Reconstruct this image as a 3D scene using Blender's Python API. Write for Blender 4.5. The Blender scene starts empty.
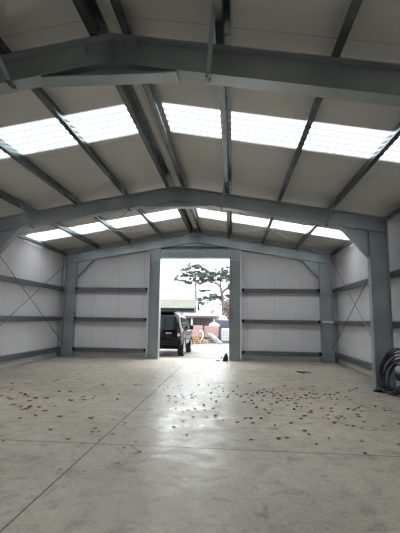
import bpy, bmesh, math, random
from mathutils import Vector, Matrix
random.seed(11)
SC = bpy.context.scene
COL = SC.collection

# ------------------------------------------------------------------ sizes (metres)
A, EAVE, RIDGE = 5.094, 3.957, 4.8135          # half span, steel top at eave and ridge
SL = (RIDGE - EAVE) / A
NEAR, MIDDLE, GABLE = 4.126, 9.404, 14.682     # y of the three portal frames
CD, RD, FW = 0.4326, 0.376, 0.2                # column depth, rafter depth, flange width
BACK = -6.43                                   # end wall behind the camera
WALLX = 5.285
PUR = 0.2
DX0, DX1, DZ = -1.33, 1.31, 3.80               # doorway
YARD = -0.18
def top(x): return RIDGE - SL * abs(x)

# ------------------------------------------------------------------ materials
def new_mat(name):
    m = bpy.data.materials.new(name); m.use_nodes = True
    nt = m.node_tree; nt.nodes.clear()
    out = nt.nodes.new('ShaderNodeOutputMaterial')
    b = nt.nodes.new('ShaderNodeBsdfPrincipled')
    nt.links.new(b.outputs[0], out.inputs[0])
    return m, nt, b, out
def nd(nt, t, **kw):
    n = nt.nodes.new(t)
    for k, v in kw.items():
        if k.startswith('i_'):
            n.inputs[int(k[2:]) if k[2:].isdigit() else k[2:]].default_value = v
        else: setattr(n, k, v)
    return n
def noise(nt, scale, detail=4, rough=.55, vec=None, dist=0):
    n = nd(nt, 'ShaderNodeTexNoise'); n.inputs['Scale'].default_value = scale
    n.inputs['Detail'].default_value = detail; n.inputs['Roughness'].default_value = rough
    n.inputs['Distortion'].default_value = dist
    if vec is None: vec = nd(nt, 'ShaderNodeNewGeometry').outputs['Position']
    nt.links.new(vec, n.inputs['Vector'])
    return n
def ramp(nt, fac, stops):
    r = nd(nt, 'ShaderNodeValToRGB')
    while len(r.color_ramp.elements) < len(stops): r.color_ramp.elements.new(.5)
    for e, (p, c) in zip(r.color_ramp.elements, stops):
        e.position = p; e.color = (*c, 1) if len(c) == 3 else c
    nt.links.new(fac, r.inputs[0]); return r
def math_(nt, op, a, b=None, c=None):
    n = nd(nt, 'ShaderNodeMath', operation=op)
    for i, v in enumerate((a, b, c)):
        if v is None: continue
        if isinstance(v, (int, float)): n.inputs[i].default_value = v
        else: nt.links.new(v, n.inputs[i])
    return n.outputs[0]
def bump(nt, b, h, strength=.3, dist=.01):
    n = nd(nt, 'ShaderNodeBump'); n.inputs['Strength'].default_value = strength
    n.inputs['Distance'].default_value = dist
    nt.links.new(h, n.inputs['Height']); nt.links.new(n.outputs[0], b.inputs['Normal'])

def simple(name, col, rough=.5, metal=0., var=.12, scale=6., spec=.5, bmp=0.):
    m, nt, b, _ = new_mat(name)
    n = noise(nt, scale)
    lo = tuple(c * (1 - var) for c in col); hi = tuple(min(1, c * (1 + var)) for c in col)
    r = ramp(nt, n.outputs[0], [(.3, lo), (.7, hi)])
    nt.links.new(r.outputs[0], b.inputs['Base Color'])
    b.inputs['Roughness'].default_value = rough; b.inputs['Metallic'].default_value = metal
    b.inputs['Specular IOR Level'].default_value = spec
    if bmp: bump(nt, b, n.outputs[0], bmp)
    return m

M = {}
M['steel'] = simple('blue_grey_painted_steel', (.40, .45, .465), .33, .62, .12, 2.2)
M['steel_edge'] = simple('pale_steel_and_lit_flange', (.62, .68, .70), .42, 0., .08, 3)  # pale plates, and the light caught by the door posts' outer flanges
M['galv'] = simple('galvanised_steel', (.165, .19, .195), .27, .88, .3, 5)
M['galv_dull'] = simple('dull_galvanised_steel', (.33, .36, .38), .45, .45, .15, 7)
M['rail'] = simple('grey_rail_steel', (.19, .215, .225), .36, .75, .12, 5)
M['rod'] = simple('bracing_rod_steel', (.17, .20, .21), .45, .5, .1)
M['white_strip'] = simple('white_plastic', (.85, .86, .87), .4, 0, .03)
M['black_hose'] = simple('black_rubber_hose', (.010, .011, .014), .38, 0, .2)
M['black_cloth'] = simple('black_cloth', (.012, .012, .014), .8, 0, .3, 20)
M['scrap'] = simple('dark_scrap', (.035, .03, .028), .7, 0, .3, 20)

# floor: trowelled concrete, with two saw-cut joints and dusty / polished patches
def floor_mat():
    m, nt, b, _ = new_mat('trowelled_concrete')
    geo = nd(nt, 'ShaderNodeNewGeometry'); P = geo.outputs['Position']
    n1 = noise(nt, .55, 5, .6, P); n2 = noise(nt, 5, 8, .7, P, .6); n3 = noise(nt, 60, 3, .6, P)
    c1 = ramp(nt, n1.outputs[0], [(.35, (.385, .34, .272)), (.65, (.52, .465, .38))])
    c2 = ramp(nt, n2.outputs[0], [(.33, (.48, .47, .46)), (.47, (.92, .92, .92)), (.56, (1, 1, 1)), (.68, (1.2, 1.19, 1.17))])
    mx = nd(nt, 'ShaderNodeMix', data_type='RGBA', blend_type='MULTIPLY'); mx.inputs[0].default_value = .75
    nt.links.new(c1.outputs[0], mx.inputs[6]); nt.links.new(c2.outputs[0], mx.inputs[7])
    sx = nd(nt, 'ShaderNodeSeparateXYZ'); nt.links.new(P, sx.inputs[0])
    wob = math_(nt, 'MULTIPLY', math_(nt, 'SUBTRACT', n3.outputs[0], .5), .012)
    jx = math_(nt, 'ABSOLUTE', math_(nt, 'ADD', math_(nt, 'ADD', sx.outputs[0], .18), wob))
    jy = math_(nt, 'ABSOLUTE', math_(nt, 'ADD', math_(nt, 'SUBTRACT', sx.outputs[1], 4.78), wob))
    jm = math_(nt, 'LESS_THAN', math_(nt, 'MINIMUM', jx, jy), .0085)
    nt.links.new(math_(nt, 'MULTIPLY', math_(nt, 'SUBTRACT', 1.0, jm), .5), b.inputs['Specular IOR Level'])
    mj = nd(nt, 'ShaderNodeMix', data_type='RGBA'); nt.links.new(jm, mj.inputs[0])
    nt.links.new(mx.outputs[2], mj.inputs[6]); mj.inputs[7].default_value = (.19, .165, .13, 1)
    # small dark specks trodden into the slab
    vo = nd(nt, 'ShaderNodeTexVoronoi'); vo.inputs['Scale'].default_value = 5.5; nt.links.new(P, vo.inputs['Vector'])
    sp = math_(nt, 'LESS_THAN', vo.outputs['Distance'], .045)
    ms = nd(nt, 'ShaderNodeMix', data_type='RGBA'); nt.links.new(math_(nt, 'MULTIPLY', sp, .6), ms.inputs[0])
    nt.links.new(mj.outputs[2], ms.inputs[6]); ms.inputs[7].default_value = (.12, .10, .08, 1)
    n5 = noise(nt, 28, 6, .8, P)
    g = ramp(nt, n5.outputs[0], [(.35, (.72, .71, .70)), (.5, (1, 1, 1)), (.65, (1.12, 1.12, 1.11))])
    mg = nd(nt, 'ShaderNodeMix', data_type='RGBA', blend_type='MULTIPLY'); mg.inputs[0].default_value = .8
    nt.links.new(ms.outputs[2], mg.inputs[6]); nt.links.new(g.outputs[0], mg.inputs[7])
    nt.links.new(mg.outputs[2], b.inputs['Base Color'])
    # polished along the middle where traffic passes, dusty towards the walls
    mid = math_(nt, 'DIVIDE', math_(nt, 'ABSOLUTE', math_(nt, 'SUBTRACT', sx.outputs[0], .55)), 1.5)
    n4 = noise(nt, 2.2, 8, .72, P, 1.0)
    rr = math_(nt, 'ADD', math_(nt, 'MULTIPLY', math_(nt, 'MINIMUM', mid, 1.8), .2), ramp(nt, n4.outputs[0], [(.34, (.13, .13, .13)), (.64, (.40, .40, .40))]).outputs[0])
    rr2 = math_(nt, 'ADD', rr, .02)
    nt.links.new(rr2, b.inputs['Roughness'])
    hh = math_(nt, 'ADD', math_(nt, 'MULTIPLY', n2.outputs[0], 1.0), math_(nt, 'MULTIPLY', n3.outputs[0], .12))
    bump(nt, b, hh, .32, .012)
    return m
M['floor'] = floor_mat()

# insulated wall sheets: pale, joint every metre, fine vertical ribs
def sheet_mat(name, col, axis, joint=1.0, rib=.1, jcol=.72):
    m, nt, b, _ = new_mat(name)
    P = nd(nt, 'ShaderNodeNewGeometry').outputs['Position']
    sx = nd(nt, 'ShaderNodeSeparateXYZ'); nt.links.new(P, sx.inputs[0]); a = sx.outputs[axis]
    fr = math_(nt, 'FRACT', math_(nt, 'DIVIDE', a, joint))
    j = math_(nt, 'LESS_THAN', fr, .016)
    n = noise(nt, 1.1, 4, .5, P)
    r = ramp(nt, n.outputs[0], [(.3, tuple(c * .95 for c in col)), (.7, tuple(min(1, c * 1.03) for c in col))])
    mx = nd(nt, 'ShaderNodeMix', data_type='RGBA'); nt.links.new(j, mx.inputs[0])
    nt.links.new(r.outputs[0], mx.inputs[6]); mx.inputs[7].default_value = (*[c * jcol for c in col], 1)
    nt.links.new(mx.outputs[2], b.inputs['Base Color'])
    b.inputs['Roughness'].default_value = .42
    w = math_(nt, 'SINE', math_(nt, 'MULTIPLY', a, 2 * math.pi / rib))
    w2 = math_(nt, 'GREATER_THAN', w, .55)
    bump(nt, b, w2, .25, .004)
    return m
M['wall_x'] = sheet_mat('white_wall_sheet_gable', (.74, .72, .75), 0)
M['wall_y'] = sheet_mat('white_wall_sheet_side', (.74, .72, .75), 1)
M['roof'] = sheet_mat('pale_roof_liner_sheet', (.66, .64, .61), 1, 1.0, .125, .7)

def rooflight_mat():
    m, nt, b, out = new_mat('translucent_rooflight')
    P = nd(nt, 'ShaderNodeNewGeometry').outputs['Position']
    sx = nd(nt, 'ShaderNodeSeparateXYZ'); nt.links.new(P, sx.inputs[0])
    fr = math_(nt, 'FRACT', math_(nt, 'MULTIPLY', sx.outputs[1], 5.0))
    rib = math_(nt, 'LESS_THAN', fr, .42)                    # the sheet is doubled and thicker on each rib
    tr = nd(nt, 'ShaderNodeBsdfTransparent')
    n = noise(nt, 1.5, 3, .5, P)
    c = ramp(nt, n.outputs[0], [(.3, (.84, .88, .90)), (.7, (.90, .94, .96))])
    nt.links.new(c.outputs[0], tr.inputs[0])
    tl = nd(nt, 'ShaderNodeBsdfTranslucent'); nt.links.new(ramp(nt, rib, [(0, (.85, .88, .90)), (1, (.15, .156, .16))]).outputs[0], tl.inputs[0])
    df = nd(nt, 'ShaderNodeBsdfDiffuse'); df.inputs[0].default_value = (.8, .8, .8, 1)
    m1 = nd(nt, 'ShaderNodeMixShader'); m1.inputs[0].default_value = .2
    nt.links.new(tl.outputs[0], m1.inputs[1]); nt.links.new(df.outputs[0], m1.inputs[2])
    m2 = nd(nt, 'ShaderNodeMixShader')
    nt.links.new(math_(nt, 'ADD', math_(nt, 'MULTIPLY', rib, .55), ROOF_DIFF), m2.inputs[0])
    nt.links.new(tr.outputs[0], m2.inputs[1]); nt.links.new(m1.outputs[0], m2.inputs[2])
    nt.nodes.remove(b); nt.links.new(m2.outputs[0], out.inputs[0])
    return m
ROOF_DIFF = .42
M['rooflight'] = rooflight_mat()

# outdoors
M['yard'] = simple('pale_yard_concrete', (.11, .097, .087), .8, 0, .12, 1.2)
M['apron'] = simple('threshold_concrete', (.52, .49, .44), .7, 0, .1, 2)
M['car_paint'] = simple('black_car_paint', (.004, .005, .006), .12, 0, .1, 2, .22)
M['car_glass'] = simple('dark_car_glass', (.006, .011, .010), .06, 0, .1, 2, .2)
M['tyre'] = simple('tyre_rubber', (.018, .018, .019), .75, 0, .2, 12)
M['rim'] = simple('grey_alloy', (.28, .29, .30), .35, .6, .1)
M['lamp_red'] = simple('smoked_red_lens', (.045, .012, .012), .15, 0, .1)
M['lamp_clear'] = simple('clear_lens', (.45, .42, .42), .15, 0, .1)
M['trim_black'] = simple('black_plastic', (.006, .006, .007), .5, 0, .1, 2, .15)
M['plate'] = simple('grey_badge', (.5, .5, .5), .3, .5, .05)
M['shed_wall'] = simple('dark_green_cladding', (.017, .036, .043), .6, 0, .15, 1)
M['shed_roof'] = simple('mossy_fibre_roof', (.058, .062, .048), .85, 0, .2, .8)
M['pipe'] = simple('pale_downpipe', (.62, .62, .58), .5, 0, .05)
M['lean_roof'] = simple('brown_sheet_roof', (.055, .042, .045), .7, 0, .2, 2)
M['lean_wall'] = simple('weathered_boarding', (.17, .15, .165), .8, 0, .25, 3)
M['post'] = simple('pale_timber_post', (.52, .48, .45), .7, 0, .1)
M['log'] = simple('log_bark', (.09, .055, .035), .9, 0, .35, 9)
M['log_end'] = simple('cut_log_end', (.30, .19, .10), .8, 0, .25, 14)
M['log_end_pale'] = simple('pale_cut_log_end', (.27, .23, .19), .8, 0, .2, 14)
M['container'] = simple('dark_blue_container', (.035, .045, .07), .55, 0, .2, 2)
M['ibc'] = simple('white_tank_plastic', (.36, .385, .40), .45, 0, .04)
M['cage'] = simple('tank_cage_steel', (.16, .18, .20), .4, .3, .1)
M['tarp'] = simple('white_sheet', (.82, .82, .83), .6, 0, .05)
M['wood'] = simple('pallet_timber', (.10, .075, .055), .85, 0, .25, 8)
M['beam'] = simple('grey_weathered_beam', (.17, .175, .18), .6, .0, .2, 4)
M['bark'] = simple('pine_bark', (.115, .095, .085), .9, 0, .35, 3)
M['needles'] = simple('pine_needles', (.075, .105, .082), .85, 0, .35, .9)
M['needles2'] = simple('cedar_needles', (.062, .092, .072), .85, 0, .35, .9)
M['twigs'] = simple('bare_hedge_twigs', (.17, .13, .115), .9, 0, .3, 1.5)
M['dome'] = simple('pale_tank_top', (.36, .365, .36), .5, 0, .06)

def brick_mat():
    m, nt, b, _ = new_mat('pale_red_bricks')
    tc = nd(nt, 'ShaderNodeTexCoord')
    mp = nd(nt, 'ShaderNodeMapping'); mp.inputs['Rotation'].default_value = (math.pi / 2, 0, 0)
    nt.links.new(tc.outputs['Object'], mp.inputs[0])
    br = nd(nt, 'ShaderNodeTexBrick'); br.inputs['Scale'].default_value = 4.4
    br.inputs['Color1'].default_value = (.22, .125, .11, 1); br.inputs['Color2'].default_value = (.27, .175, .16, 1)
    br.inputs['Mortar'].default_value = (.22, .17, .16, 1); br.inputs['Mortar Size'].default_value = .02
    nt.links.new(mp.outputs[0], br.inputs['Vector'])
    nt.links.new(br.outputs[0], b.inputs['Base Color']); b.inputs['Roughness'].default_value = .85
    return m
M['bricks'] = brick_mat()
def leaf_mat(name, c):
    m, nt, b, _ = new_mat(name)
    oi = nd(nt, 'ShaderNodeObjectInfo')
    r = ramp(nt, oi.outputs['Random'], [(0, tuple(x * .45 for x in c)), (.6, c), (1, (c[0] * 1.5, c[1] * 1.35, c[2] * 1.25))])
    nt.links.new(r.outputs[0], b.inputs['Base Color']); b.inputs['Roughness'].default_value = .75
    return m
M['leaf'] = leaf_mat('dry_brown_leaf', (.25, .145, .085))

# ------------------------------------------------------------------ mesh helpers
class MB:
    def __init__(s): s.v = []; s.f = []
    def add(s, vs, fs):
        k = len(s.v); s.v += [tuple(p) for p in vs]; s.f += [tuple(i + k for i in f) for f in fs]; return s
    def box(s, x0, x1, y0, y1, z0, z1):
        vs = [(x, y, z) for z in (z0, z1) for y in (y0, y1) for x in (x0, x1)]
        return s.add(vs, [(0, 2, 3, 1), (4, 5, 7, 6), (0, 1, 5, 4), (2, 6, 7, 3), (0, 4, 6, 2), (1, 3, 7, 5)])
    def prism(s, poly, a0, a1, ax='y'):
        def P(u, w, t): return {'y': (u, t, w), 'x': (t, u, w), 'z': (u, w, t)}[ax]
        n = len(poly)
        vs = [P(u, w, a0) for u, w in poly] + [P(u, w, a1) for u, w in poly]
        fs = [tuple(range(n)), tuple(range(2 * n - 1, n - 1, -1))]
        fs += [(i, (i + 1) % n + 0, (i + 1) % n + n, i + n) for i in range(n)]
        return s.add(vs, fs)
    def strip(s, p, q, th, y0, y1):
        """flat plate between two xz points, thickness th (below the line when th>0)"""
        d = Vector((q[0] - p[0], q[1] - p[1])); n = Vector((d.y, -d.x)).normalized() * th
        return s.prism([p, q, (q[0] + n.x, q[1] + n.y), (p[0] + n.x, p[1] + n.y)], y0, y1)
    def bar(s, p, q, w, h, up=(0, 0, 1)):
        p, q = Vector(p), Vector(q); d = (q - p).normalized(); u = Vector(up)
        r = d.cross(u); r = r.normalized() if r.length > 1e-4 else Vector((1, 0, 0)); u = r.cross(d)
        vs = [c + r * a + u * b for c in (p, q) for a, b in ((-w/2, -h/2), (w/2, -h/2), (w/2, h/2), (-w/2, h/2))]
        return s.add(vs, [(3, 2, 1, 0), (4, 5, 6, 7), (0, 1, 5, 4), (1, 2, 6, 5), (2, 3, 7, 6), (3, 0, 4, 7)])
    def tube(s, pts, rad, n=8):
        pts = [Vector(p) for p in pts]; k0 = len(s.v); N = len(pts)
        rads = rad if isinstance(rad, (list, tuple)) else [rad] * N
        ref = None
        for i, p in enumerate(pts):
            d = (pts[min(i + 1, N - 1)] - pts[max(i - 1, 0)]).normalized()
            if ref is None: ref = d.orthogonal().normalized()
            ref = (ref - d * ref.dot(d)).normalized(); b = d.cross(ref)
            for j in range(n):
                t = 2 * math.pi * j / n
                s.v.append(tuple(p + (ref * math.cos(t) + b * math.sin(t)) * rads[i]))
        for i in range(N - 1):
            for j in range(n):
                s.f.append((k0 + i*n + j, k0 + i*n + (j+1) % n, k0 + (i+1)*n + (j+1) % n, k0 + (i+1)*n + j))
        s.f.append(tuple(k0 + j for j in range(n - 1, -1, -1))); s.f.append(tuple(k0 + (N-1)*n + j for j in range(n)))
        return s
    def disc(s, c, r, y0, y1, n=24, ax='x'):
        c = Vector(c); o = {'x': Vector((1, 0, 0)), 'y': Vector((0, 1, 0)), 'z': Vector((0, 0, 1))}[ax]
        return s.tube([c + o * y0, c + o * y1], r, n)
    def build(s, name, mat, parent=None, smooth=False, origin=None, bevel=0):
        me = bpy.data.meshes.new(name)
        o0 = Vector(origin) if origin else Vector((0, 0, 0))
        me.from_pydata([tuple(Vector(v) - o0) for v in s.v], [], s.f)
        bm = bmesh.new(); bm.from_mesh(me); bmesh.ops.recalc_face_normals(bm, faces=bm.faces)
        if bevel: bmesh.ops.bevel(bm, geom=list(bm.edges), offset=bevel, segments=2, affect='EDGES', clamp_overlap=True)
        bm.to_mesh(me); bm.free()
        if smooth:
            for p in me.polygons: p.use_smooth = True
        me.materials.append(M[mat] if isinstance(mat, str) else mat)
        o = bpy.data.objects.new(name, me); COL.objects.link(o)
        if parent:
            o.parent = parent
            if origin: o.location = o0 - world_loc(parent)
            else: o.location = -world_loc(parent)
        else: o.location = o0
        return o
def world_loc(o):
    v = Vector(o.location)
    while o.parent: o = o.parent; v += Vector(o.location)
    return v
def tag(o, label=None, cat=None, group=None, kind=None):
    if label: o['label'] = label
    if cat: o['category'] = cat
    if group: o['group'] = group
    if kind: o['kind'] = kind
    return o
def thing(name, loc, label, cat, group=None):
    o = bpy.data.objects.new(name, None); o.location = loc; o.empty_display_size = .1
    COL.objects.link(o); return tag(o, label, cat, group)
def struct(name, mb, mat, label, cat, **k):
    return tag(mb.build(name, mat, **k), label, cat, kind='structure')
def copy_tree(o, parent=None):
    c = o.copy(); COL.objects.link(c)
    if parent: c.parent = parent
    for ch in list(o.children): copy_tree(ch, c)
    return c

# ------------------------------------------------------------------ the shell
m = MB(); m.box(-WALLX - .1, WALLX + .1, BACK, GABLE + .28, -.15, 0)
struct('floor', m, 'floor', 'worn pale grey concrete floor with two saw-cut joints', 'floor')

WTOP = EAVE + .12
m = MB(); m.box(WALLX, WALLX + .08, BACK, GABLE + .2, 0.12, top(WALLX) + PUR + .02); W_R = m
struct('wall_right', m, 'wall_y', 'white insulated sheet wall along the right side', 'wall')
m = MB(); m.box(-WALLX - .08, -WALLX, BACK, GABLE + .2, 0.12, top(WALLX) + PUR + .02)
struct('wall_left', m, 'wall_y', 'white insulated sheet wall along the left side', 'wall')
g0, g1 = GABLE + .12, GABLE + .2
m = MB()
for s in (-1, 1):
    dx = 1.775 if s > 0 else -1.795
    m.prism([(s*WALLX, .12), (dx, .12), (dx, top(dx) + PUR), (s*WALLX, top(WALLX) + PUR)], g0, g1)
m.prism([(DX0 + .004, DZ + .02), (DX1 - .004, DZ + .02), (DX1 - .004, top(1.5) - RD + .04), (1.775, top(1.775) - RD + .04), (1.775, top(1.775) + PUR), (0, RIDGE + PUR), (-1.795, top(1.795) + PUR), (-1.795, top(1.795) - RD + .04), (DX0 + .004, top(1.5) - RD + .04)], g0, g1)
struct('wall_front', m, 'wall_x', 'white sheeted gable end wall around the tall doorway', 'wall')
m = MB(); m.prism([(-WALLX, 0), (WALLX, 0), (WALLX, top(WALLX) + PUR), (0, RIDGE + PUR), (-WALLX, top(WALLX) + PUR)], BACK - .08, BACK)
M['back'] = sheet_mat('bounce_cutting_end_sheet', (.10, .11, .11), 0)  # out of view; dark colour chosen to cut light bounced onto the near rafter
struct('wall_back', m, 'back', 'unseen sheeted end wall behind the camera, darkened to cut bounced light', 'wall')
# low concrete kerb under the sheets
m = MB(); m.box(WALLX - .02, WALLX + .1, BACK, GABLE + .2, 0, .12)
M['kerb'] = simple('pale_kerb', (.62, .60, .59), .7, 0, .08, 2)
struct('baseboard_right', m, 'kerb', 'low pale kerb below the right wall', 'kerb')
m = MB(); m.box(-WALLX - .1, -WALLX + .02, BACK, GABLE + .2, 0, .12)
struct('baseboard_left', m, 'kerb', 'low pale kerb below the left wall', 'kerb')
m = MB(); m.box(-WALLX + .02, -1.80, g0 - .02, g1, 0, .12); m.box(1.78, WALLX - .02, g0 - .02, g1, 0, .12)
struct('baseboard_front', m, 'kerb', 'low pale kerb below the gable wall either side of the doorway', 'kerb')

# roof: strips of sheet with openings for the rooflights
LIGHTS = [(11.88, 12.92), (5.80, 6.82), (-.26, .72)]
RX0, RX1 = .28, 5.28
m = MB(); cuts = sorted([BACK, GABLE + .3] + [y for l in LIGHTS for y in l])
def roof_piece(s, x0, x1, y0, y1):
    z0, z1 = top(x0) + PUR + .01, top(x1) + PUR + .01
    m.prism([(s*x0, z0), (s*x1, z1), (s*x1, z1 + .09), (s*x0, z0 + .09)], y0, y1)
for s in (-1, 1):
    roof_piece(s, 0, RX0, BACK, GABLE + .3); roof_piece(s, RX1, WALLX + .12, BACK, GABLE + .3)
    for i in range(0, len(cuts) - 1, 2): roof_piece(s, RX0, RX1, cuts[i], cuts[i + 1])
struct('ceiling', m, 'roof', 'pale ribbed liner sheets under the pitched roof', 'ceiling')

def rooflight(n, s, y0, y1, label):
    prof = []; y = y0
    while y < y1 - 1e-6:
        for dy, dz in ((0, 0), (.02, .03), (.065, .03), (.085, 0)):
            if y + dy < y1: prof.append((y + dy, dz))
        y += .2
    prof.append((y1, 0)); mb = MB(); N = 8
    for i in range(N + 1):
        x = RX0 + (RX1 - RX0) * i / N
        for (yy, dz) in prof: mb.v.append((s*x, yy, top(x) + PUR + .03 + dz))
    K = len(prof)
    for i in range(N):
        for j in range(K - 1): mb.f.append((i*K + j, i*K + j + 1, (i+1)*K + j + 1, (i+1)*K + j))
    struct('window_%d' % n, mb, 'rooflight', label, 'rooflight')
rooflight(1, -1, *LIGHTS[0], 'translucent white rooflight strip left of the ridge, in the far bay')
rooflight(2, 1, *LIGHTS[0], 'translucent white rooflight strip right of the ridge, in the far bay')
rooflight(3, -1, *LIGHTS[1], 'translucent white rooflight strip left of the ridge, in the nearer bay')
rooflight(4, 1, *LIGHTS[1], 'translucent white rooflight strip right of the ridge, in the nearer bay')
rooflight(5, -1, *LIGHTS[2], 'translucent white rooflight strip left of the ridge, above the camera')
rooflight(6, 1, *LIGHTS[2], 'translucent white rooflight strip right of the ridge, above the camera')

# ------------------------------------------------------------------ portal frames
HL, HH = .6684, .952
def portal_frame(D, label, columns=True):
    t = thing('portal_frame', (0, D, 0), label, 'steel frame', 'steel portal frames')
    y0, y1, w = D - FW/2, D + FW/2, .007
    for s in (-1, 1):
        S = lambda pts: [(s*x, z) for x, z in pts]
        xi = A - CD
        if columns:
            c = MB()
            c.prism(S([(xi, .02), (A, .02), (A, EAVE), (xi, top(xi))]), D - w, D + w)
            c.prism(S([(xi, .02), (xi + .022, .02), (xi + .022, top(xi) - RD), (xi, top(xi) - RD)]), y0, y1)
            c.prism(S([(A - .02, .02), (A, .02), (A, EAVE), (A - .02, EAVE)]), y0, y1)
            # stiffeners inside the knee
            c.prism(S([(xi, top(xi) - RD), (A - .02, top(xi) - RD - .03), (A - .02, top(xi) - RD - .048), (xi, top(xi) - RD - .018)]), y0 + .01, y1 - .01)
            c.prism(S([(xi + .022, EAVE - HH - .01), (A - .02, EAVE - HH - .01), (A - .02, EAVE - HH + .004), (xi + .022, EAVE - HH + .004)]), D + w, y1 - .01)
            co = c.build('column', 'steel', t)
            b = MB(); b.box(min(s*(xi - .05), s*(A + .05)), max(s*(xi - .05), s*(A + .05)), y0 - .04, y1 + .04, 0.0, .02)
            b.build('base_plate', 'steel', co)
            for bx in (xi + .1, A - .1):
                for by in (y0 + .03, y1 - .03): MB().disc((s*bx, by, 0), .014, .02, .06, 8, 'z').build('anchor_bolt', 'galv', co)
        r = MB()
        xe = A if columns else A
        r.prism(S([(0, RIDGE - RD), (0, RIDGE), (xe, top(xe)), (xe, top(xe) - RD + .07), (xi, top(xi) - RD)]), D - w - .002, D + w + .002)
        p = S([(0, RIDGE), (xe, top(xe))]); r.strip(p[0], p[1], .018 * s, y0, y1)
        p = S([(0, RIDGE - RD + .018), (xi, top(xi) - RD + .018)]); r.strip(p[0], p[1], .018 * s, y0, y1)
        ro = r.build('rafter', 'steel', t)
        # short cleats that hold the purlins on top of the flange
        for px in (.3, 1.33, 2.6, 3.85):
            k = MB(); k.box(s*px - .004, s*px + .004, y0 + .03, y1 - .03, top(px) - .13, top(px) - .018)
            k.build('web_stiffener', 'steel', ro)
        if columns:
            h = MB(); xh = xi - HL
            a, b_, c_ = (xi, EAVE - HH), (xi, top(xi) - RD), (xh, top(xh) - RD)
            h.prism(S([a, b_, c_]), D - w, D + w)
            q = S([c_, a]); h.strip(q[0], q[1], -.02 * s, y0, y1)
            h.build('knee_haunch', 'steel', t)
    g = MB(); hx, hz = .8, RIDGE - RD - SL*.8 - .012
    g.prism([(-hx, hz), (0, RIDGE - RD), (hx, hz)], D - w, D + w)
    g.box(-hx, hx, y0, y1, hz - .018, hz)
    g.prism([(-.01, hz), (.01, hz), (.01, RIDGE - .02), (-.01, RIDGE - .02)], D - .03, D + .03)
    ap = g.build('apex_haunch', 'steel', t)
    return t
portal_frame(NEAR, 'dark blue-grey steel portal rafters overhead, nearest the camera')
portal_frame(MIDDLE, 'blue-grey steel portal frame across the middle of the barn, black hoses at its right foot')
portal_frame(GABLE, 'blue-grey steel portal frame against the white gable wall')

# fly braces: flat straps from purlin down to the rafter's lower flange
def fly_brace(D, x, label):
    t = thing('fly_brace', (x, D, top(x) - RD), label, 'brace', 'fly braces')
    m = MB(); s = 1 if x > 0 else -1
    zt, zb = top(x) + .10, top(x) - RD - .014
    yt, yb = D - .62, D - FW/2 + .012
    xs = x - s*.16
    m.bar((x - s*.08, yt, zt), (xs - s*.01, yb - .05, zb + .02), .05, .006, (0, 0, 1))
    m.build('strap', 'galv_dull', t)
    e = MB(); e.box(xs - s*.01 - .03, xs - s*.01 + .03, yb - .09, yb + .07, zb - .008, zb)
    eo = e.build('end_tab', 'galv', t)
    for b in (-.03, .03): MB().disc((xs - s*.01 + b*.5, yb + b, zb - .008), .011, -.012, 0, 8, 'z').build('bolt', 'galv', eo)
fly_brace(NEAR, -1.33, 'grey strap brace hanging off the nearest rafter, left of its apex')
fly_brace(NEAR, 1.33, 'grey strap brace hanging off the nearest rafter, right of its apex')
fly_brace(MIDDLE, -3.85, 'thin strap brace on the middle frame, close to its left knee')
fly_brace(MIDDLE, -1.33, 'thin strap brace on the middle frame, left of its apex')
fly_brace(MIDDLE, 1.33, 'thin strap brace on the middle frame, right of its apex')
fly_brace(MIDDLE, 3.85, 'thin strap brace on the middle frame, close to its right knee')

# ------------------------------------------------------------------ purlins (Z sections)
def purlin(x, y0, y1, label, flip):
    z = top(x); m = MB(); s = 1 if x > 0 else -1
    th = .006; zb, zt = z + .004, z + PUR + .004
    d = s if not flip else -s
    m.box(x - th/2, x + th/2, y0, y1, zb, zt)                        # web
    def fl(xa, xb, za, zc): m.box(min(xa, xb), max(xa, xb), y0, y1, za, zc)
    fl(x, x + d*.08, zt - th, zt); fl(x + d*.08 - d*th, x + d*.08, zt - .022, zt - th)
    fl(x, x - d*.085, zb, zb + th); fl(x - d*.085, x - d*.085 + d*th, zb + th, zb + .022)
    o = m.build('roof_purlin', 'galv', None, origin=(x, (y0 + y1)/2, zb))
    tag(o, label, 'purlin', 'roof purlins')
bays = [('far bay by the gable', MIDDLE + .012, GABLE + .1), ('bay with the larger rooflights', NEAR + .012, MIDDLE - .012),
        ('overhead before the nearest rafter', -1.15, NEAR - .012)]
names = {.16: '{s} one of the paired ridge purlins', 1.33: 'first purlin {s} of the ridge pair', 2.6: 'second purlin {s} of the ridge pair', 3.85: 'outermost purlin on the {s} slope'}
for bi, (bn, y0, y1) in enumerate(bays):
    for px in (.16, 1.33, 2.6, 3.85):
        for s in (-1, 1):
            if bi == 2 and (px > 3 or (px > 2 and s < 0)): continue     # wholly outside the frame
            sd = 'left' if s < 0 else 'right'
            purlin(s*px, y0, y1, 'galvanised ' + names[px].format(s=sd) + ', ' + bn, px < 1)
# eave beams
def eave_beam(s, y0, y1, label):
    x0 = s*(A + .012); m = MB()
    m.prism([(x0, EAVE - .03), (x0 + s*.008, EAVE - .03), (x0 + s*.008, EAVE + .06), (x0, EAVE + .06)], y0, y1)
    for z in (EAVE - .03, EAVE + .052): m.prism([(x0, z), (x0 + s*.09, z), (x0 + s*.09, z + .008), (x0, z + .008)], y0, y1)
    tag(m.build('eave_beam', 'rail', None, origin=(x0, (y0 + y1)/2, EAVE - .03)), label, 'beam', 'eave beams')
eave_beam(-1, MIDDLE, GABLE + .1, 'grey eave beam along the top of the left wall, far bay')
eave_beam(1, MIDDLE, GABLE + .1, 'grey eave beam along the top of the right wall, far bay')
eave_beam(1, NEAR, MIDDLE, 'grey eave beam along the top of the right wall, near bay')

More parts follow.
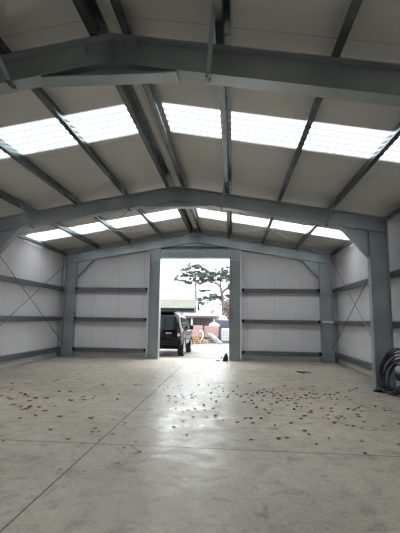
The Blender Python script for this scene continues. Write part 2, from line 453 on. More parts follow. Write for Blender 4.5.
# ------------------------------------------------------------------ wall rails
RH = .15
def side_rail(s, z, y0, y1, label):
    m = MB(); xa = s*(A + .012); xb = s*(WALLX - .006); th = .006
    def P(x0, x1, z0, z1): m.prism([(x0, z0), (x1, z0), (x1, z1), (x0, z1)], y0, y1)
    P(xa, xa + s*th, z - RH/2, z + RH/2)                              # face towards the room
    P(xa, xb, z + RH/2 - th, z + RH/2); P(xa, xa + s*.09, z - RH/2, z - RH/2 + th)
    P(xb - s*th, xb, z + RH/2 - .05, z + RH/2)
    P(xa + s*.085, xa + s*.09, z - RH/2 + th, z - RH/2 + .03)
    tag(m.build('wall_rail', 'rail', None, origin=(xa, (y0 + y1)/2, z - RH/2)), label, 'rail', 'horizontal wall rails')
for z, zn in ((2.585, 'upper'), (1.434, 'middle'), (.285, 'lowest')):
    side_rail(-1, z, MIDDLE + .005, GABLE + .1, zn + ' horizontal rail on the left wall, with the bracing rods in front')
    side_rail(1, z, MIDDLE + .005, GABLE + .1, zn + ' horizontal rail on the right wall, beyond the hose-draped column')
    side_rail(1, z, NEAR, MIDDLE - .005, zn + ' horizontal rail on the right wall, this side of the hose-draped column')
def gable_rail(x0, x1, z, label):
    m = MB(); y = GABLE - .03; th = .006
    m.box(x0, x1, y, y + th, z - RH/2, z + RH/2)
    m.box(x0, x1, y, g0 - .004, z + RH/2 - th, z + RH/2); m.box(x0, x1, y, y + .07, z - RH/2, z - RH/2 + th)
    t = thing('wall_rail', ((x0 + x1)/2, y, z - RH/2), label, 'rail', 'horizontal wall rails')
    m.build('rail', 'rail', t)
    for xe, d in ((x0, 1), (x1, -1)):
        c = MB(); c.box(min(xe, xe + d*.09), max(xe, xe + d*.09), y - .012, y - .001, z - .02, z + RH/2 + .005)
        c.build('end_cleat', 'trim_black', t)
PX0, PX1 = -1.79, 1.77
for z, zn in ((2.585, 'upper'), (1.434, 'middle'), (.285, 'lowest')):
    gable_rail(-A + CD + .004, PX0 - .012, z, zn + ' horizontal rail on the gable wall left of the doorway')
    gable_rail(PX1 + .012, A - CD - .004, z, zn + ' horizontal rail on the gable wall right of the doorway')

# ------------------------------------------------------------------ door posts and lintel
def door_post(xo, xi, label):
    s = 1 if xo > 0 else -1
    t = thing('door_post', ((xo + xi)/2, GABLE, 0), label, 'post', 'door posts')
    y0, y1 = GABLE - FW/2 - .03, GABLE + FW/2 + .1
    ztop = lambda x: top(x) - RD - .004
    m = MB()
    m.prism([(xi, .02), (xo, .02), (xo, ztop(xo)), (xi, ztop(xi))], GABLE - .02, GABLE + .0)
    for xa, d in ((xo, -s), (xi, s)):
        lo, hi = sorted((xa, xa + d*.03))
        m.prism([(lo, .02), (hi, .02), (hi, min(ztop(lo), ztop(hi))), (lo, min(ztop(lo), ztop(hi)))], y0, y1)
    m.build('post', 'steel', t)
    b = MB(); b.box(min(xi, xo) - .04, max(xi, xo) + .04, y0 - .02, y1 - .02, 0, .02); b.build('base_plate', 'steel', t)
    sp = MB(); sp.box(min(xi, xo) + .032, max(xi, xo) - .032, GABLE - .034, GABLE - .021, DZ - .06, DZ - .035); sp.build('splice_plate', 'steel_edge', t)
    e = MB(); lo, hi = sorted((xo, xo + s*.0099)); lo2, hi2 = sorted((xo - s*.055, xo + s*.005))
    e.box(lo2, hi2, y0 - .007, y0 - .001, .03, top(xo) - RD - .02); e.build('flange_highlight', 'steel_edge', t)  # strip whose pale colour paints in the brightness of the lit outer flange
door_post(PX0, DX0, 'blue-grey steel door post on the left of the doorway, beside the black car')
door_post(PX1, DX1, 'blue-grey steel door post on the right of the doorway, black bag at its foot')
t = thing('door_lintel', (0, GABLE, DZ), 'blue-grey steel lintel across the top of the doorway', 'beam')
m = MB(); m.box(DX0 + .004, DX1 - .004, GABLE - .09, GABLE - .08, DZ, DZ + .34); m.box(DX0 + .004, DX1 - .004, GABLE - .08, GABLE + .1, DZ, DZ + .012)
m.box(DX0 + .004, DX1 - .004, GABLE - .08, GABLE, DZ + .33, DZ + .34); m.build('channel', 'steel', t)
m = MB(); m.box(DX0 + .004, DX1 - .004, GABLE - .098, GABLE - .091, DZ + .0, DZ + .03); m.build('edge_angle', 'steel_edge', t)

# white strip on the right gable column
m = MB(); m.box(4.70, 5.10, GABLE - FW/2 - .03, GABLE - FW/2 - .002, 1.43, 1.485)
tag(m.build('fixing_strip', 'white_strip', None, origin=(4.9, GABLE - .12, 1.43), bevel=.004), 'short white strip fixed across the right gable column', 'strip')

# ------------------------------------------------------------------ bracing rods
def rod(p, q, r, label, group, name='bracing_rod'):
    c = (Vector(p) + Vector(q)) / 2
    t = thing(name, c, label, 'brace', group)
    m = MB(); m.tube([p, q], r, 8); m.build('rod', 'rod', t)
    d = (Vector(q) - Vector(p)).normalized(); b = MB()
    k = Vector(p).lerp(Vector(q), .84); b.tube([k - d*.11, k - d*.09, k + d*.09, k + d*.11], [r*1.05, r*1.9, r*1.9, r*1.05], 8); b.build('turnbuckle', 'galv_dull', t)
xr = A - .06
G = 'cross bracing rods on the side walls'
rod((xr, MIDDLE + .12, .40), (xr, GABLE - .12, 3.88), .011, 'bracing rod on the right wall, rising towards the gable corner', G)
rod((xr - .03, MIDDLE + .12, 3.14), (xr - .03, GABLE - .12, .47), .011, 'bracing rod on the right wall, falling towards the foot of the gable corner', G)
rod((-xr, MIDDLE + .12, .70), (-xr, GABLE - .12, 3.6), .011, 'bracing rod on the left wall, rising towards the gable corner', G)
rod((-xr + .03, MIDDLE + .12, 3.52), (-xr + .03, GABLE - .12, .50), .011, 'bracing rod on the left wall, falling towards the foot of the gable corner', G)
G = 'cross bracing rods under the roof'
def zr(x): return top(x) - .10
for s, sd in ((-1, 'left'), (1, 'right')):
    rod((s*.9, MIDDLE + .1, zr(.9)), (s*4.6, GABLE - .1, zr(4.6)), .010, 'roof bracing rod on the %s, running from the ridge down to the gable corner' % sd, G)
    rod((s*4.5, MIDDLE + .1, zr(4.5) + .03), (s*.5, GABLE - .1, zr(.5) + .03), .010, 'roof bracing rod on the %s, running from the knee up to the gable apex' % sd, G)

# ------------------------------------------------------------------ black hoses at the right column
def smooth_path(pts, n=8):
    P = [Vector(p) for p in pts]; out = []
    for i in range(len(P) - 1):
        p0, p1, p2, p3 = P[max(i-1, 0)], P[i], P[i+1], P[min(i+2, len(P)-1)]
        for k in range(n):
            u = k / n
            out.append(.5*((2*p1) + (p2-p0)*u + (2*p0-5*p1+4*p2-p3)*u*u + (3*p1-p0-3*p2+p3)*u**3))
    out.append(P[-1]); return out
hose = thing('hose_coil', (4.95, 8.9, 0), 'tangle of black hose coiled on the floor against the right middle column', 'hose')
rnd = random.Random(5)
for i in range(9):
    r = .30 + .018*i + rnd.uniform(-.02, .02)
    ang = math.radians(-74 + rnd.uniform(-8, 6)); hx, hy = math.cos(ang), math.sin(ang)
    lean = rnd.uniform(.22, .40)
    cx, cy = 4.76 - .012*i + rnd.uniform(-.02, .02), 8.60 + rnd.uniform(-.07, .07)
    sq = rnd.uniform(1.0, 1.18); pts = []
    for k in range(29):
        th = -1.9 + 2*math.pi*k/28*.97
        u, v = r*math.cos(th), r*sq*(1 + math.sin(th))
        w = lean*v + .02*math.sin(2*th + i)
        pts.append((min(cx + u*hx + w, 5.085), cy + u*hy, .02 + .004*i + v*.97))
    m = MB(); m.tube(pts, .0165, 8)
    m.build('hose_loop', 'black_hose', hose, smooth=True)
for i in range(3):                                                # slack turns lying on the slab
    pts = [(4.66 + .17*math.cos(t) + .05*i, 8.95 - .06*i + .10*math.sin(t), .018 + .03*i) for t in [k*.42 + i for k in range(14)]]
    m = MB(); m.tube(pts, .0165, 8); m.build('hose_loop', 'black_hose', hose, smooth=True)

# ------------------------------------------------------------------ black bag and bits on the floor
def blob(name, mat, c, rx, ry, rz, seed, parent=None, amp=.25):
    bm = bmesh.new(); bmesh.ops.create_icosphere(bm, subdivisions=3, radius=1)
    r = random.Random(seed); ks = [(Vector((r.uniform(-1,1), r.uniform(-1,1), r.uniform(-1,1))).normalized(), r.uniform(1.5, 4), r.uniform(0, 6)) for _ in range(6)]
    for v in bm.verts:
        p = v.co.normalized(); f = 1 + amp * sum(math.sin(k.dot(p)*w + ph) for k, w, ph in ks) / 3
        v.co = Vector((p.x*rx*f, p.y*ry*f, max(p.z*rz*f, -rz*.5)))
    zmin = min(v.co.z for v in bm.verts)
    for v in bm.verts: v.co.z -= zmin
    me = bpy.data.meshes.new(name); bm.to_mesh(me); bm.free()
    for p in me.polygons: p.use_smooth = True
    me.materials.append(M[mat]); o = bpy.data.objects.new(name, me); COL.objects.link(o)
    o.location = Vector(c) - (world_loc(parent) if parent else Vector((0, 0, 0)))
    if parent: o.parent = parent
    return o
bag = thing('holdall', (1.2, 14.42, 0), 'black soft holdall slumped at the foot of the right door post', 'bag')
blob('bag_body', 'black_cloth', (1.19, 14.42, 0), .12, .10, .20, 13, bag, .45)
m = MB(); m.tube(smooth_path([(1.12, 14.36, .1), (1.05, 14.32, .16), (1.03, 14.32, .06), (1.08, 14.34, .02)]), .012, 6); m.build('handle', 'black_cloth', bag)
tag(blob('cloth_scrap', 'black_cloth', (.93, 14.40, 0), .11, .07, .03, 8), 'small flat black cloth lying left of the black holdall', 'cloth')
m = MB()
N = 12
for i in range(N):
    a = 2*math.pi*i/N; r = .13 + .05*math.sin(3*a + 1) + .03*math.cos(5*a)
    m.v.append((3.47 + 1.25*r*math.cos(a), 11.7 + .7*r*math.sin(a), .008 + .035*abs(math.sin(2*a))))
m.v.append((3.47, 11.7, .045)); m.f = [(i, (i+1) % N, N) for i in range(N)]
k = MB(); k.v = m.v[:]; k.f = m.f[:]
k.v += [(x, y, max(0.002, z - .012)) for x, y, z in m.v]; k.f += [((i+1) % N + N + 1, i + N + 1, 2*N + 1) for i in range(N)] + [((i+1) % N, i, i + N + 1, (i+1) % N + N + 1) for i in range(N)]
tag(k.build('plastic_scrap', 'scrap', None, origin=(3.47, 11.7, 0)), 'dark crumpled scrap alone on the floor before the right gable panels', 'scrap')

# dry leaves: four leaf shapes, each copied many times
def leaf_mesh(seed):
    r = random.Random(seed); n = 10; L = .05; vs = []; fs = []
    curl = r.uniform(.05, .25); fold = r.uniform(.05, .3)
    for i in range(n + 1):
        u = i / n; w = .019 * math.sin(math.pi * min(1, u*1.02 + .0)) ** .8 * (1 + .25*math.sin(u*14 + seed)) + .0008
        z = curl * .05 * (2*u - 1)**2 + .003
        for sgn in (-1, 0, 1): vs.append(((u - .5)*L, sgn*w, z + abs(sgn)*w*fold))
    for i in range(n):
        for j in range(2): fs.append((i*3 + j, i*3 + j + 1, i*3 + j + 4, i*3 + j + 3))
    k = len(vs); vs += [(x, y, max(.0012, z - .0025)) for x, y, z in vs]
    fs += [tuple(q + k for q in reversed(f)) for f in fs]
    for i in range(n): fs += [(i*3, i*3 + 3, i*3 + 3 + k, i*3 + k), (i*3 + 5, i*3 + 2, i*3 + 2 + k, i*3 + 5 + k)]
    me = bpy.data.meshes.new('dry_leaf'); me.from_pydata(vs, [], fs)
    me.materials.append(M['leaf']); return me
LM = [leaf_mesh(i) for i in range(4)]
rl = random.Random(21); used = []
def drop(x, y, sc, label, group):
    o = bpy.data.objects.new('dry_leaf', rl.choice(LM)); COL.objects.link(o)
    o.location = (x, y, 0.001); o.rotation_euler = (0, 0, rl.uniform(0, 6.28)); o.scale = (sc, sc*rl.uniform(.8, 1.3), sc)
    tag(o, label, 'leaf', group)
def scatter(n, cx, cy, sx, sy, box, label, group, lo=.8, hi=1.65):
    k = 0
    while k < n:
        x, y = rl.gauss(cx, sx), rl.gauss(cy, sy)
        if not (box[0] < x < box[1] and box[2] < y < box[3]): continue
        if any((x-a)**2 + (y-b)**2 < .0045 for a, b in used): continue
        used.append((x, y)); drop(x, y, rl.uniform(lo, hi), label, group); k += 1
lr = 'small dry brown leaf among those strewn over the right half of the floor'
ll = 'small dry brown leaf among those strewn over the left part of the floor'
lc = 'small dry brown leaf among the few on the shiny middle of the floor'
scatter(135, 3.1, 7.3, 1.1, 1.2, (1.35, 4.5, 4.6, 9.6), lr, 'leaves on the right')
scatter(30, 2.35, 8.1, .45, .25, (1.35, 4.5, 6, 9.6), lr, 'leaves on the right', .9, 1.6)
scatter(62, -2.2, 7.0, 1.3, 1.1, (-4.6, -.1, 4.9, 9.5), ll, 'leaves on the left', .9, 2.1)
scatter(10, -.6, 5.2, .6, .35, (-1.9, .0, 4.6, 5.8), ll, 'leaves on the left', .8, 1.3)
scatter(44, .75, 7.4, .5, 1.1, (-.05, 1.35, 5.2, 9.8), lc, 'leaves in the middle', .7, 1.4)
scatter(6, .25, 4.5, .15, .25, (-.05, 1.35, 3.5, 5.2), lc, 'leaves in the middle', .5, .9)

# ------------------------------------------------------------------ OUTSIDE
m = MB()
ys = [GABLE + .28, 19.0, 70.0, 140.0]; zs = [-.01, YARD, YARD, YARD]
for y, z in zip(ys, zs):
    for x in (-60, 60): m.v.append((x, y, z))
for i in range(3): m.f.append((2*i, 2*i + 1, 2*i + 3, 2*i + 2))
struct('ground', m, 'yard', 'pale bright concrete yard outside the doorway', 'ground')
def gz(y): return -.01 + (YARD + .01) * min(1, max(0, (y - GABLE - .28) / (19.0 - GABLE - .28)))

# ---- black off-road car seen from behind
def build_car(loc):
    t = thing('car', loc, 'black boxy off-road car parked outside the doorway, seen from behind', 'car')
    L = 4.8
    def sec(y):
        # half width at heights; y from the rear face forwards
        if y < 2.75: roof = 1.885 - .03*max(0, y - 1.8)
        elif y < 3.55: roof = 1.86 - (y - 2.75)/.8*.70
        else: roof = 1.16 - (y - 3.55)*.05
        nar = 0 if .25 < y < 4.3 else (.05*(.25 - y)/.25 if y <= .25 else .16*((y - 4.3)/.5)**2)
        bot = .42 + (.10*(.35 - y)/.35 if y < .35 else 0) + (.12*(y - 4.3)/.5 if y > 4.3 else 0)
        belt = min(1.12, roof - .06)
        w = .955 - nar
        tk = (roof - belt) / .76
        pts = [(0, bot), (w - .12, bot), (w - .02, bot + .1), (w, .72), (w, .95), (w - .01, belt),
               (w - .035*tk - .01, belt + .06*tk + .01), (w - .13*tk - .02, roof - .17*tk - .015), (w - .20*tk - .05, roof - .055*tk - .004), (w - .36*tk - .1, roof - .012), (0, roof)]
        return pts
    st = [0, .04, .12, .3, .7, 1.2, 1.8, 2.4, 2.75, 2.95, 3.15, 3.35, 3.55, 3.8, 4.2, 4.5, 4.7, 4.8]
    b = MB(); R = None
    for y in st:
        p = sec(y); yy = y
        ring = []
        full = p + [(-x, z) for x, z in reversed(p[1:-1])]
        for x, z in full:
            sh = .0
            if y <= .12: sh = (z - 1.05)*.28*(1 - y/.12*.5) if z > 1.05 else 0     # raked tailgate
            ring.append((x, yy + sh, z))
        n = len(ring)
        b.v += ring
    for i in range(len(st) - 1):
        for j in range(n): b.f.append((i*n + j, i*n + (j+1) % n, (i+1)*n + (j+1) % n, (i+1)*n + j))
    b.f.append(tuple(range(n))); b.f.append(tuple((len(st)-1)*n + j for j in range(n)))
    o0 = Vector(loc)
    def put(mb, name, mat, par, smooth=False, bevel=0):
        mb.v = [tuple(Vector(v) + o0) for v in mb.v]; return mb.build(name, mat, par, smooth=smooth, bevel=bevel)
    body = put(b, 'body', 'car_paint', t, True)
    tg = lambda z: (z - 1.05)*.28 if z > 1.05 else 0
    def rear_panel(x0, x1, z0, z1, off, inset=0):
        mb = MB(); pts = [(x0, z0), (x1, z0), (x1 - inset, z1), (x0 + inset, z1)]
        mb.v = [(x, tg(z) - off, z) for x, z in pts] + [(x, tg(z) + .01, z) for x, z in pts]
        mb.f = [(0, 1, 2, 3), (7, 6, 5, 4)] + [(i, (i+1) % 4, (i+1) % 4 + 4, i + 4) for i in range(4)]; return mb
    put(rear_panel(-.74, .74, 1.12, 1.70, .012, .07), 'rear_window', 'car_glass', t)
    put(rear_panel(-.80, .80, .60, .62, .012), 'tailgate_seam', 'trim_black', t)
    put(rear_panel(-.30, .24, .86, .98, .02), 'plate_recess', 'trim_black', t)
    put(rear_panel(.28, .52, .97, 1.0, .016), 'badge', 'plate', t)
    m = MB(); m.box(-.93, .93, -.07, .2, .46, .70); put(m, 'rear_bumper', 'trim_black', t, bevel=.03)
    m = MB(); m.box(-.62, .62, .13, .42, 1.868, 1.905); put(m, 'roof_spoiler', 'car_paint', t, bevel=.012)
    for s in (-1, 1):
        lamp = rear_panel(min(s*.76, s*.89), max(s*.76, s*.89), .74, 1.22, .02); lo = put(lamp, 'tail_light', 'lamp_red', t)
        m = rear_panel(min(s*.775, s*.88), max(s*.775, s*.88), .86, .97, .028); put(m, 'reversing_lens', 'lamp_clear', lo)
        for y0, y1 in ((.42, 1.18), (1.28, 1.98), (2.05, 2.75)):
            pts = []
            for y, zt in ((y0, 0), (y1, 0), (y1 - (.14 if y1 > 2.5 else .02), 1), (y0 + .02, 1)):
                x, z = (.925, 1.205) if zt == 0 else (.835, 1.66)
                pts.append((s*(x + .006), y, z))
            m = MB(); m.v = pts + [(x - s*.02, y, z) for x, y, z in pts]
            m.f = [(0, 1, 2, 3), (7, 6, 5, 4)] + [(i, (i+1) % 4, (i+1) % 4 + 4, i + 4) for i in range(4)]
            put(m, 'side_window', 'car_glass', t)
        m = MB(); m.box(min(s*.98, s*1.14), max(s*.98, s*1.14), 2.86, 2.98, 1.14, 1.36); mi = put(m, 'wing_mirror', 'trim_black', t, bevel=.03)
        m = MB(); m.bar((s*.9, 2.92, 1.16), (s*1.0, 2.92, 1.2), .05, .05); put(m, 'mirror_arm', 'trim_black', mi)
        m = MB(); m.tube([(s*.66, .5, 1.885), (s*.66, .58, 1.925), (s*.66, 2.4, 1.91), (s*.66, 2.5, 1.865)], .016, 8); put(m, 'roof_rail', 'trim_black', t)
        for yw in (.93, 3.82):
            m = MB(); c = (s*.84, yw, .385)
            m.tube([(s*.70, yw, .385), (s*.72, yw, .385), (s*.93, yw, .385), (s*.95, yw, .385)], [.34, .385, .385, .345], 28)
            wo = put(m, 'wheel', 'tyre', t)
            m = MB(); m.tube([(s*.94, yw, .385), (s*.956, yw, .385)], [.255, .25], 20)
            ro = put(m, 'rim', 'rim', wo)
            m = MB(); N = 20; 
            for i in range(N + 1):
                a = math.pi * (i / N) * 1.08 - math.pi*.04
                for rr, xo in ((.405, .93), (.455, .93), (.455, .975), (.405, .975)):
                    m.v.append((s*xo, yw + rr*math.cos(a), .40 + rr*math.sin(a)))
            for i in range(N):
                for j in range(4): m.f.append((i*4 + j, i*4 + (j+1) % 4, i*4 + 4 + (j+1) % 4, i*4 + 4 + j))
            put(m, 'wheel_arch', 'car_paint', t)
    m = MB(); m.box(-.7, .7, .6, 4.2, .30, .46); put(m, 'underbody', 'trim_black', t)
    return t
car = build_car((-1.62, 16.25, 0))
car.location.z = -.085; car.rotation_euler = (math.atan((gz(20.0) - gz(17.2)) / 2.88), 0, 0)

# ---- dark green shed with mossy roof
t = thing('shed', (-9, 44, YARD), 'dark green clad shed with pale mossy roof beyond the car', 'shed')
m = MB(); m.box(-16, -2.75, 42.3, 48, YARD, 2.66); m.prism([(42.3, 2.66), (48, 2.66), (45.15, 3.68)], -15.9, -2.8, 'x'); m.build('walls', 'shed_wall', t)
m = MB(); m.prism([(42.0, 2.58), (45.15, 3.70), (48.3, 2.58), (48.3, 2.68), (45.15, 3.80), (42.0, 2.68)], -16.2, -2.62, 'x'); m.build('roof', 'shed_roof', t)
m = MB(); m.tube([(-16.2, 41.93, 2.6), (-2.66, 41.93, 2.6)], .06, 8); m.build('gutter', 'trim_black', t)
m = MB(); m.tube([(-2.42, 42.0, YARD), (-2.42, 42.0, 3.4)], .06, 8); m.build('downpipe', 'pipe', t)

# ---- long low lean-to
t = thing('lean_to', (-1, 34, YARD), 'long low open lean-to with dark brown roof behind the brick pallets', 'shelter')
m = MB(); m.prism([(33.2, 1.60), (36.5, 2.0), (36.5, 2.08), (33.2, 1.76)], -7, .05, 'x'); m.build('roof', 'lean_roof', t)
m = MB(); m.box(-6.8, -.1, 36.2, 36.3, YARD, 1.9); m.build('back_boards', 'lean_wall', t)
for x in (-6.6, -4.4, -2.05, -.15):
    m = MB(); m.box(x - .06, x + .06, 33.4, 33.52, YARD, 1.62); m.build('post', 'post', t)

# ---- brick pallets
def pallet(x0, x1, y, z1, label):
    t = thing('brick_pallet', ((x0 + x1)/2, y, YARD), label, 'bricks', 'pallets of bricks')
    m = MB()
    for q in range(3):
        b = YARD + q*.14
        for px in (x0 + .06, (x0 + x1)/2, x1 - .06): m.box(px - .06, px + .06, y, y + .9, b, b + .105)
        for k in range(6): m.box(x0, x1, y + k*.16, y + k*.16 + .1, b + .1, b + .141)
    m.build('pallet', 'wood', t)
    m = MB(); m.box(x0 + .03, x1 - .03, y + .02, y + .88, YARD + .422, z1); m.build('brick_stack', 'bricks', t, origin=((x0 + x1)/2, y, 0))
    return t
pallet(-1.62, -.72, 27.9, 1.02, 'pallet of pale red bricks just right of the car, behind the logs')
pallet(-.62, .44, 28.3, .98, 'pallet of pale red bricks under a white sheet, further right of the car')
bt = blob('white_sheet', 'tarp', (.12, 28.75, .985), .36, .4, .16, 4, amp=.15)
tag(bt, 'crumpled white sheet lying on the right brick pallet', 'sheet')

# white looped pipe between the pallets
m = MB(); m.tube(smooth_path([(-.95, 27.6, YARD + .035), (-.72, 27.6, .1), (-.62, 27.6, .42), (-.74, 27.6, .72), (-.86, 27.6, .62)], 8), .035, 8)
tag(m.build('looped_pipe', 'pipe', None, smooth=True, origin=(-.8, 27.1, YARD)), 'white bent pipe standing up between the two brick pallets', 'pipe')

# ---- logs, each its own thing
log_n = 0
rg = random.Random(9)
def log(x, y, z, r, ln, mat, yaw, label, group):
    t = thing('log', (x, y, z), label, 'log', group)
    d = Vector((math.sin(yaw), math.cos(yaw), 0))
    p = Vector((x, y, z + r))
    m = MB(); m.tube([p, p + d*ln], r, 12); m.build('bark', 'log', t)
    m = MB(); m.tube([p - d*.012, p + d*.0], [r*.9, r*.93], 12); m.build('cut_end', mat, t)
def log_pile(x0, n0, r, y, rows, mat, lab, group):
    for k in range(rows):
        n = n0 - k
        for i in range(n):
            log(x0 + (i + k*.5)*2*r, y + rg.uniform(-.06, .06), YARD + k*r*1.76, r*rg.uniform(.86, .96), .75, mat, 0, lab, group)
log_pile(-1.44, 5, .085, 26.6, 4, 'log_end', 'round cut log with orange-brown end in the heap beside the car', 'logs beside the car')
log_pile(-.56, 3, .08, 26.75, 2, 'log_end_pale', 'greyish cut log in the smaller heap left of the grey beams', 'logs beside the beams')
# ---- leaning grey beams
for i, (xa, za, xb) in enumerate(((-.3, .52, .5), (-.12, .50, .62), (.08, .40, .72))):
    m = MB(); m.bar((xa, 27.75 - i*.12, za - .03), (xb, 26.95 - i*.1, YARD + .05), .12, .09)
    tag(m.build('timber_beam', 'beam', None, origin=(xb, 27, YARD)), ('uppermost', 'middle', 'lowest')[i] + ' of the grey beams sloping down in front of the right brick pallet', 'beam', 'sloping grey beams')

# ---- dark container, white caged tank, pale dome, hedge
t = thing('container', (1.6, 30.6, YARD), 'dark blue storage container behind the white caged tank', 'container')
m = MB(); m.box(.2, 3.4, 30, 34, YARD, 1.45)
for k in range(14): m.box(.28 + k*.22, .38 + k*.22, 29.965, 30.01, YARD + .12, 1.33)
m.build('shell', 'container', t)
t = thing('caged_tank', (1.05, 28.5, YARD), 'white plastic tank in a metal cage beside the right door post', 'tank')
m = MB(); m.box(.64, 1.64, 28.05, 29.05, YARD + .14, .84); m.build('tank', 'ibc', t, bevel=.05)
m = MB()
for k in range(6): m.box(.62 + k*.2, .64 + k*.2, 28.02, 28.04, YARD + .12, .86)
for k in range(4): m.box(.62, 1.66, 28.0, 28.02, YARD + .15 + k*.22, YARD + .17 + k*.22)
m.build('cage', 'cage', t)
m = MB(); m.box(.6, 1.68, 28.0, 29.1, YARD, YARD + .11); m.build('pallet', 'wood', t)
tag(blob('tank_dome', 'dome', (.55, 37.5, YARD), .62, .62, 1.35, 2, amp=.05), 'pale rounded tank top showing above the dark container', 'tank')

def tuft_mesh(mb, c, rx, ry, rz, n, size, r, flat=.5):
    c = Vector(c)
    for _ in range(n):
        while True:
            q = Vector((r.uniform(-1, 1), r.uniform(-1, 1), r.uniform(-1, 1)))
            if q.length <= 1: break
        p = c + Vector((q.x*rx, q.y*ry, q.z*rz))
        a = Vector((r.gauss(0, 1), r.gauss(0, 1), r.gauss(0, flat))).normalized(); b = a.cross(Vector((r.gauss(0, 1), r.gauss(0, 1), r.gauss(0, 1)))).normalized()
        s = size * r.uniform(.6, 1.4); k = len(mb.v)
        mb.v += [tuple(p - a*s), tuple(p + b*s*.34), tuple(p + a*s), tuple(p - b*s*.34)]; mb.f.append((k, k+1, k+2, k+3))
def tree(base, label, limbs, pads, mat, r0, seed, name='pine_tree', dens=115):
    r = random.Random(seed); t = thing(name, base, label, 'tree')
    m = MB()
    for pts, ra, rb in limbs:
        P = smooth_path(pts, 5); n = len(P); m.tube(P, [ra + (rb - ra)*i/(n - 1) for i in range(n)], 7)
    m.build('trunk', 'bark', t, smooth=True)
    f = MB()
    for (x, y, z, rx, rz) in pads:
        ns = max(7, int(rx*14))
        for _ in range(ns):                       # each spray: several flat clumps
            cx, cz = x + r.uniform(-1.05, 1.05)*rx, z + r.gauss(0, .85)*rz
            k = r.uniform(.35, 1.15)
            tuft_mesh(f, (cx, y + r.uniform(-.9, .9)*rx, cz), rx*.55*k, rx*.5*k, rz*.55*k + .03, int(dens*k*.8), .11, r, .8)
    f.build('foliage', mat, t)
    return t
# tall pine on the left
tree((-3.35, 50, YARD), 'slender tall pine behind the shed, bare trunk under a flat crown',
     [([(-3.3, 50, YARD), (-3.3, 50, 3.5), (-3.36, 50, 6.0), (-3.5, 50, 7.9)], .20, .07),
      ([(-3.36, 50, 5.9), (-4.3, 49.8, 6.2), (-5.4, 49.6, 6.3)], .07, .03), ([(-3.38, 50, 6.6), (-4.4, 50, 7.2), (-5.0, 50, 7.2)], .06, .03),
      ([(-3.4, 50, 6.8), (-2.8, 50.2, 7.4), (-2.3, 50, 7.6)], .06, .03)],
     [(-3.9, 50, 8.3, .75, .3), (-3.2, 50, 8.15, .7, .28), (-4.6, 50, 7.75, .65, .25), (-5.2, 49.8, 7.1, .6, .22), (-5.75, 49.7, 6.55, .42, .2), (-4.3, 50, 7.2, .7, .22), (-3.4, 50, 7.5, .75, .26),
      (-4.9, 49.6, 6.25, .5, .16), (-4.2, 49.8, 6.1, .4, .14), (-2.6, 50, 7.3, .55, .24), (-3.1, 50, 6.75, .45, .16), (-2.3, 50, 7.8, .5, .22), (-4.0, 50, 6.6, .4, .15)], 'needles', .2, 3)
# spreading cedar on the right
tree((.05, 56, YARD), 'broad cedar with forking trunk and layered boughs, right of the slender pine',
     [([(.15, 56, YARD), (.1, 56, 3.2), (-.1, 56, 5.0), (-.35, 56, 6.1), (-1.0, 56, 6.75)], .34, .12),
      ([(-.15, 56, 5.1), (.3, 56, 5.7), (.9, 56, 6.2), (1.6, 56, 7.2)], .2, .08), ([(-.35, 56, 6.1), (-.25, 56, 7.2), (.1, 56, 8.2)], .13, .05),
      ([(-.7, 56, 6.5), (-1.9, 56, 6.9), (-3.0, 56, 7.0)], .1, .04), ([(-1.0, 56, 6.75), (-1.5, 56, 7.6), (-1.7, 56, 8.2)], .09, .04),
      ([(0, 56, 4.4), (-1.2, 55.6, 4.6), (-2.6, 55.4, 4.3)], .1, .04), ([(.05, 56, 3.6), (-.9, 55.6, 3.5), (-1.9, 55.4, 2.7)], .08, .03),
      ([(-.2, 56, 5.4), (-1.6, 55.7, 5.6), (-3.1, 55.6, 5.55)], .06, .025)],
     [(-1.8, 56, 8.2, 1.0, .38), (-.7, 56, 7.9, 1.0, .38), (.2, 56, 8.3, .85, .34), (1.0, 56, 8.6, .8, .32), (-2.6, 56, 7.6, .9, .32), (-1.4, 56, 7.35, 1.0, .3), (-3.1, 56, 7.0, .75, .24), (.7, 56, 7.7, .8, .3),
      (1.6, 56, 7.4, .8, .3), (-.1, 56, 7.2, .7, .24), (-3.6, 56, 6.7, .5, .18), (1.3, 56, 6.3, .5, .2), (.9, 56, 5.9, .35, .16),
      (-1.0, 55.6, 4.75, .85, .26), (-1.9, 55.5, 4.55, .85, .24), (-2.7, 55.4, 4.15, .7, .22), (-3.1, 55.4, 3.7, .5, .2), (-.2, 55.8, 4.5, .6, .24), (.6, 56, 4.9, .4, .2),
      (-2.5, 55.6, 5.6, .7, .07), (-3.2, 55.6, 5.5, .5, .07)], 'needles2', .34, 5, 'cedar_tree', 150)
# thin bare tree and hedge
r = random.Random(14)
def bare(base, label, n, spread, h, seed, name, mat='bark', rad=.03):
    r = random.Random(seed); t = thing(name, base, label, 'tree'); m = MB(); b = Vector(base)
    m.tube([b, b + Vector((.05, 0, h*.45)), b + Vector((0, 0, h*.75))], [rad*2.2, rad*1.4, rad*.7], 6); m.build('trunk', mat, t)
    k = MB()
    for i in range(n):
        z = h*r.uniform(.25, .75); a = r.uniform(0, 6.28); ln = spread*r.uniform(.5, 1)
        p = b + Vector((0, 0, z)); q = p + Vector((math.cos(a)*ln*.5, math.sin(a)*ln*.5, ln*.25)); e = q + Vector((math.cos(a + .4)*ln*.5, math.sin(a + .4)*ln*.5, ln*r.uniform(.0, .5)))
        k.tube([p, q, e], [rad*.7, rad*.5, rad*.2], 4)
        for _ in range(4):
            s0 = p.lerp(e, r.uniform(.3, 1)); k.tube([s0, s0 + Vector((r.uniform(-.4, .4), r.uniform(-.4, .4), r.uniform(-.1, .45)))*spread*.5], [rad*.3, rad*.12], 3)
    k.build('branches', mat, t); return t
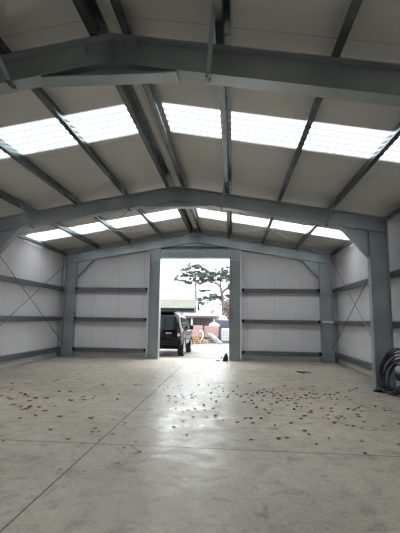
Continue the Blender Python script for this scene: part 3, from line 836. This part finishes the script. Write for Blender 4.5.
bare((-1.2, 49, YARD), 'low bare twiggy tree between the shed and the cedar', 40, 1.5, 3.6, 4, 'bare_tree', 'bark', .045)
t = thing('hedge', (1.9, 42, YARD), 'bare pinkish brown hedge above the dark container, by the right door post', 'hedge')
f = MB(); r = random.Random(77)
for (x, z, rx, rz) in ((1.15, 2.9, .7, .9), (1.9, 3.2, .9, 1.0), (1.5, 1.4, 1.1, 1.4), (2.8, 3.0, .9, 1.1), (2.8, 1.4, 1.0, 1.4), (.75, 1.9, .4, .9)):
    tuft_mesh(f, (x, 42.2, z), rx, .8, rz, 900, .14, r, 1.2)
f.build('twigs', 'twigs', t)
m = MB()
for x in (1.0, 1.6, 2.3, 3.0): m.tube([(x, 42.2, YARD), (x + .05, 42.2, 2.8)], [.08, .03], 6)
m.build('stems', 'bark', t)
# pale far hedgerow behind everything
f = MB(); r = random.Random(5)
for k in range(26):
    tuft_mesh(f, (-20 + k*1.6, 75 + r.uniform(-2, 2), 1.0 + r.uniform(-.3, .3)), 1.4, 1.2, 1.2 + r.uniform(0, .5), 260, .3, r, 1)
M['far'] = simple('far_hedgerow', (.26, .28, .25), .9, 0, .2, .5)
tag(f.build('hedgerow', 'far', None, origin=(0, 75, YARD)), 'pale distant hedgerow low behind the lean-to', 'hedge')

# ------------------------------------------------------------------ sky
w = bpy.data.worlds.new('overcast_sky'); SC.world = w; w.use_nodes = True
nt = w.node_tree; nt.nodes.clear()
wo = nt.nodes.new('ShaderNodeOutputWorld'); bg = nt.nodes.new('ShaderNodeBackground')
tc = nt.nodes.new('ShaderNodeTexCoord'); sp = nt.nodes.new('ShaderNodeSeparateXYZ')
nt.links.new(tc.outputs['Generated'], sp.inputs[0])
zz = math_(nt, 'MAXIMUM', sp.outputs[2], 0.0)
st_ = math_(nt, 'ADD', math_(nt, 'MULTIPLY', zz, 4.3), .8)          # overcast: brighter overhead
cl = nt.nodes.new('ShaderNodeTexNoise'); cl.inputs['Scale'].default_value = 3
nt.links.new(tc.outputs['Generated'], cl.inputs['Vector'])
rp = ramp(nt, cl.outputs[0], [(.3, (.90, .96, 1.0)), (.7, (1.0, 1.0, 1.0))])
nt.links.new(rp.outputs[0], bg.inputs[0]); nt.links.new(st_, bg.inputs[1]); nt.links.new(bg.outputs[0], wo.inputs[0])
# ------------------------------------------------------------------ camera
cd = bpy.data.cameras.new('camera'); co = bpy.data.objects.new('camera', cd); COL.objects.link(co)
yaw, pit, rol, fpx = .0853, .1347, .0146, 387.75
cd.sensor_fit = 'VERTICAL'; cd.sensor_height = 24; cd.lens = fpx / 533 * 24; cd.clip_start = .05; cd.clip_end = 400
r_ = Vector((math.cos(yaw), math.sin(yaw), 0)); fw = Vector((-math.sin(yaw), math.cos(yaw), 0)); up = Vector((0, 0, 1))
F = fw*math.cos(pit) + up*math.sin(pit); U = up*math.cos(pit) - fw*math.sin(pit)
R2 = r_*math.cos(rol) + U*math.sin(rol); U2 = U*math.cos(rol) - r_*math.sin(rol)
mw = Matrix((R2, U2, -F)).transposed().to_4x4(); mw.translation = (1.4432, 0, 1.5); co.matrix_world = mw
SC.camera = co

SC.view_settings.view_transform = 'Standard'; SC.view_settings.look = 'None'
SC.view_settings.gamma = 1; SC.view_settings.use_curve_mapping = False
SC.view_settings.exposure = 1.2
SC.cycles.max_bounces = 12; SC.cycles.diffuse_bounces = 8; SC.cycles.transparent_max_bounces = 16
SC.cycles.use_denoising = True
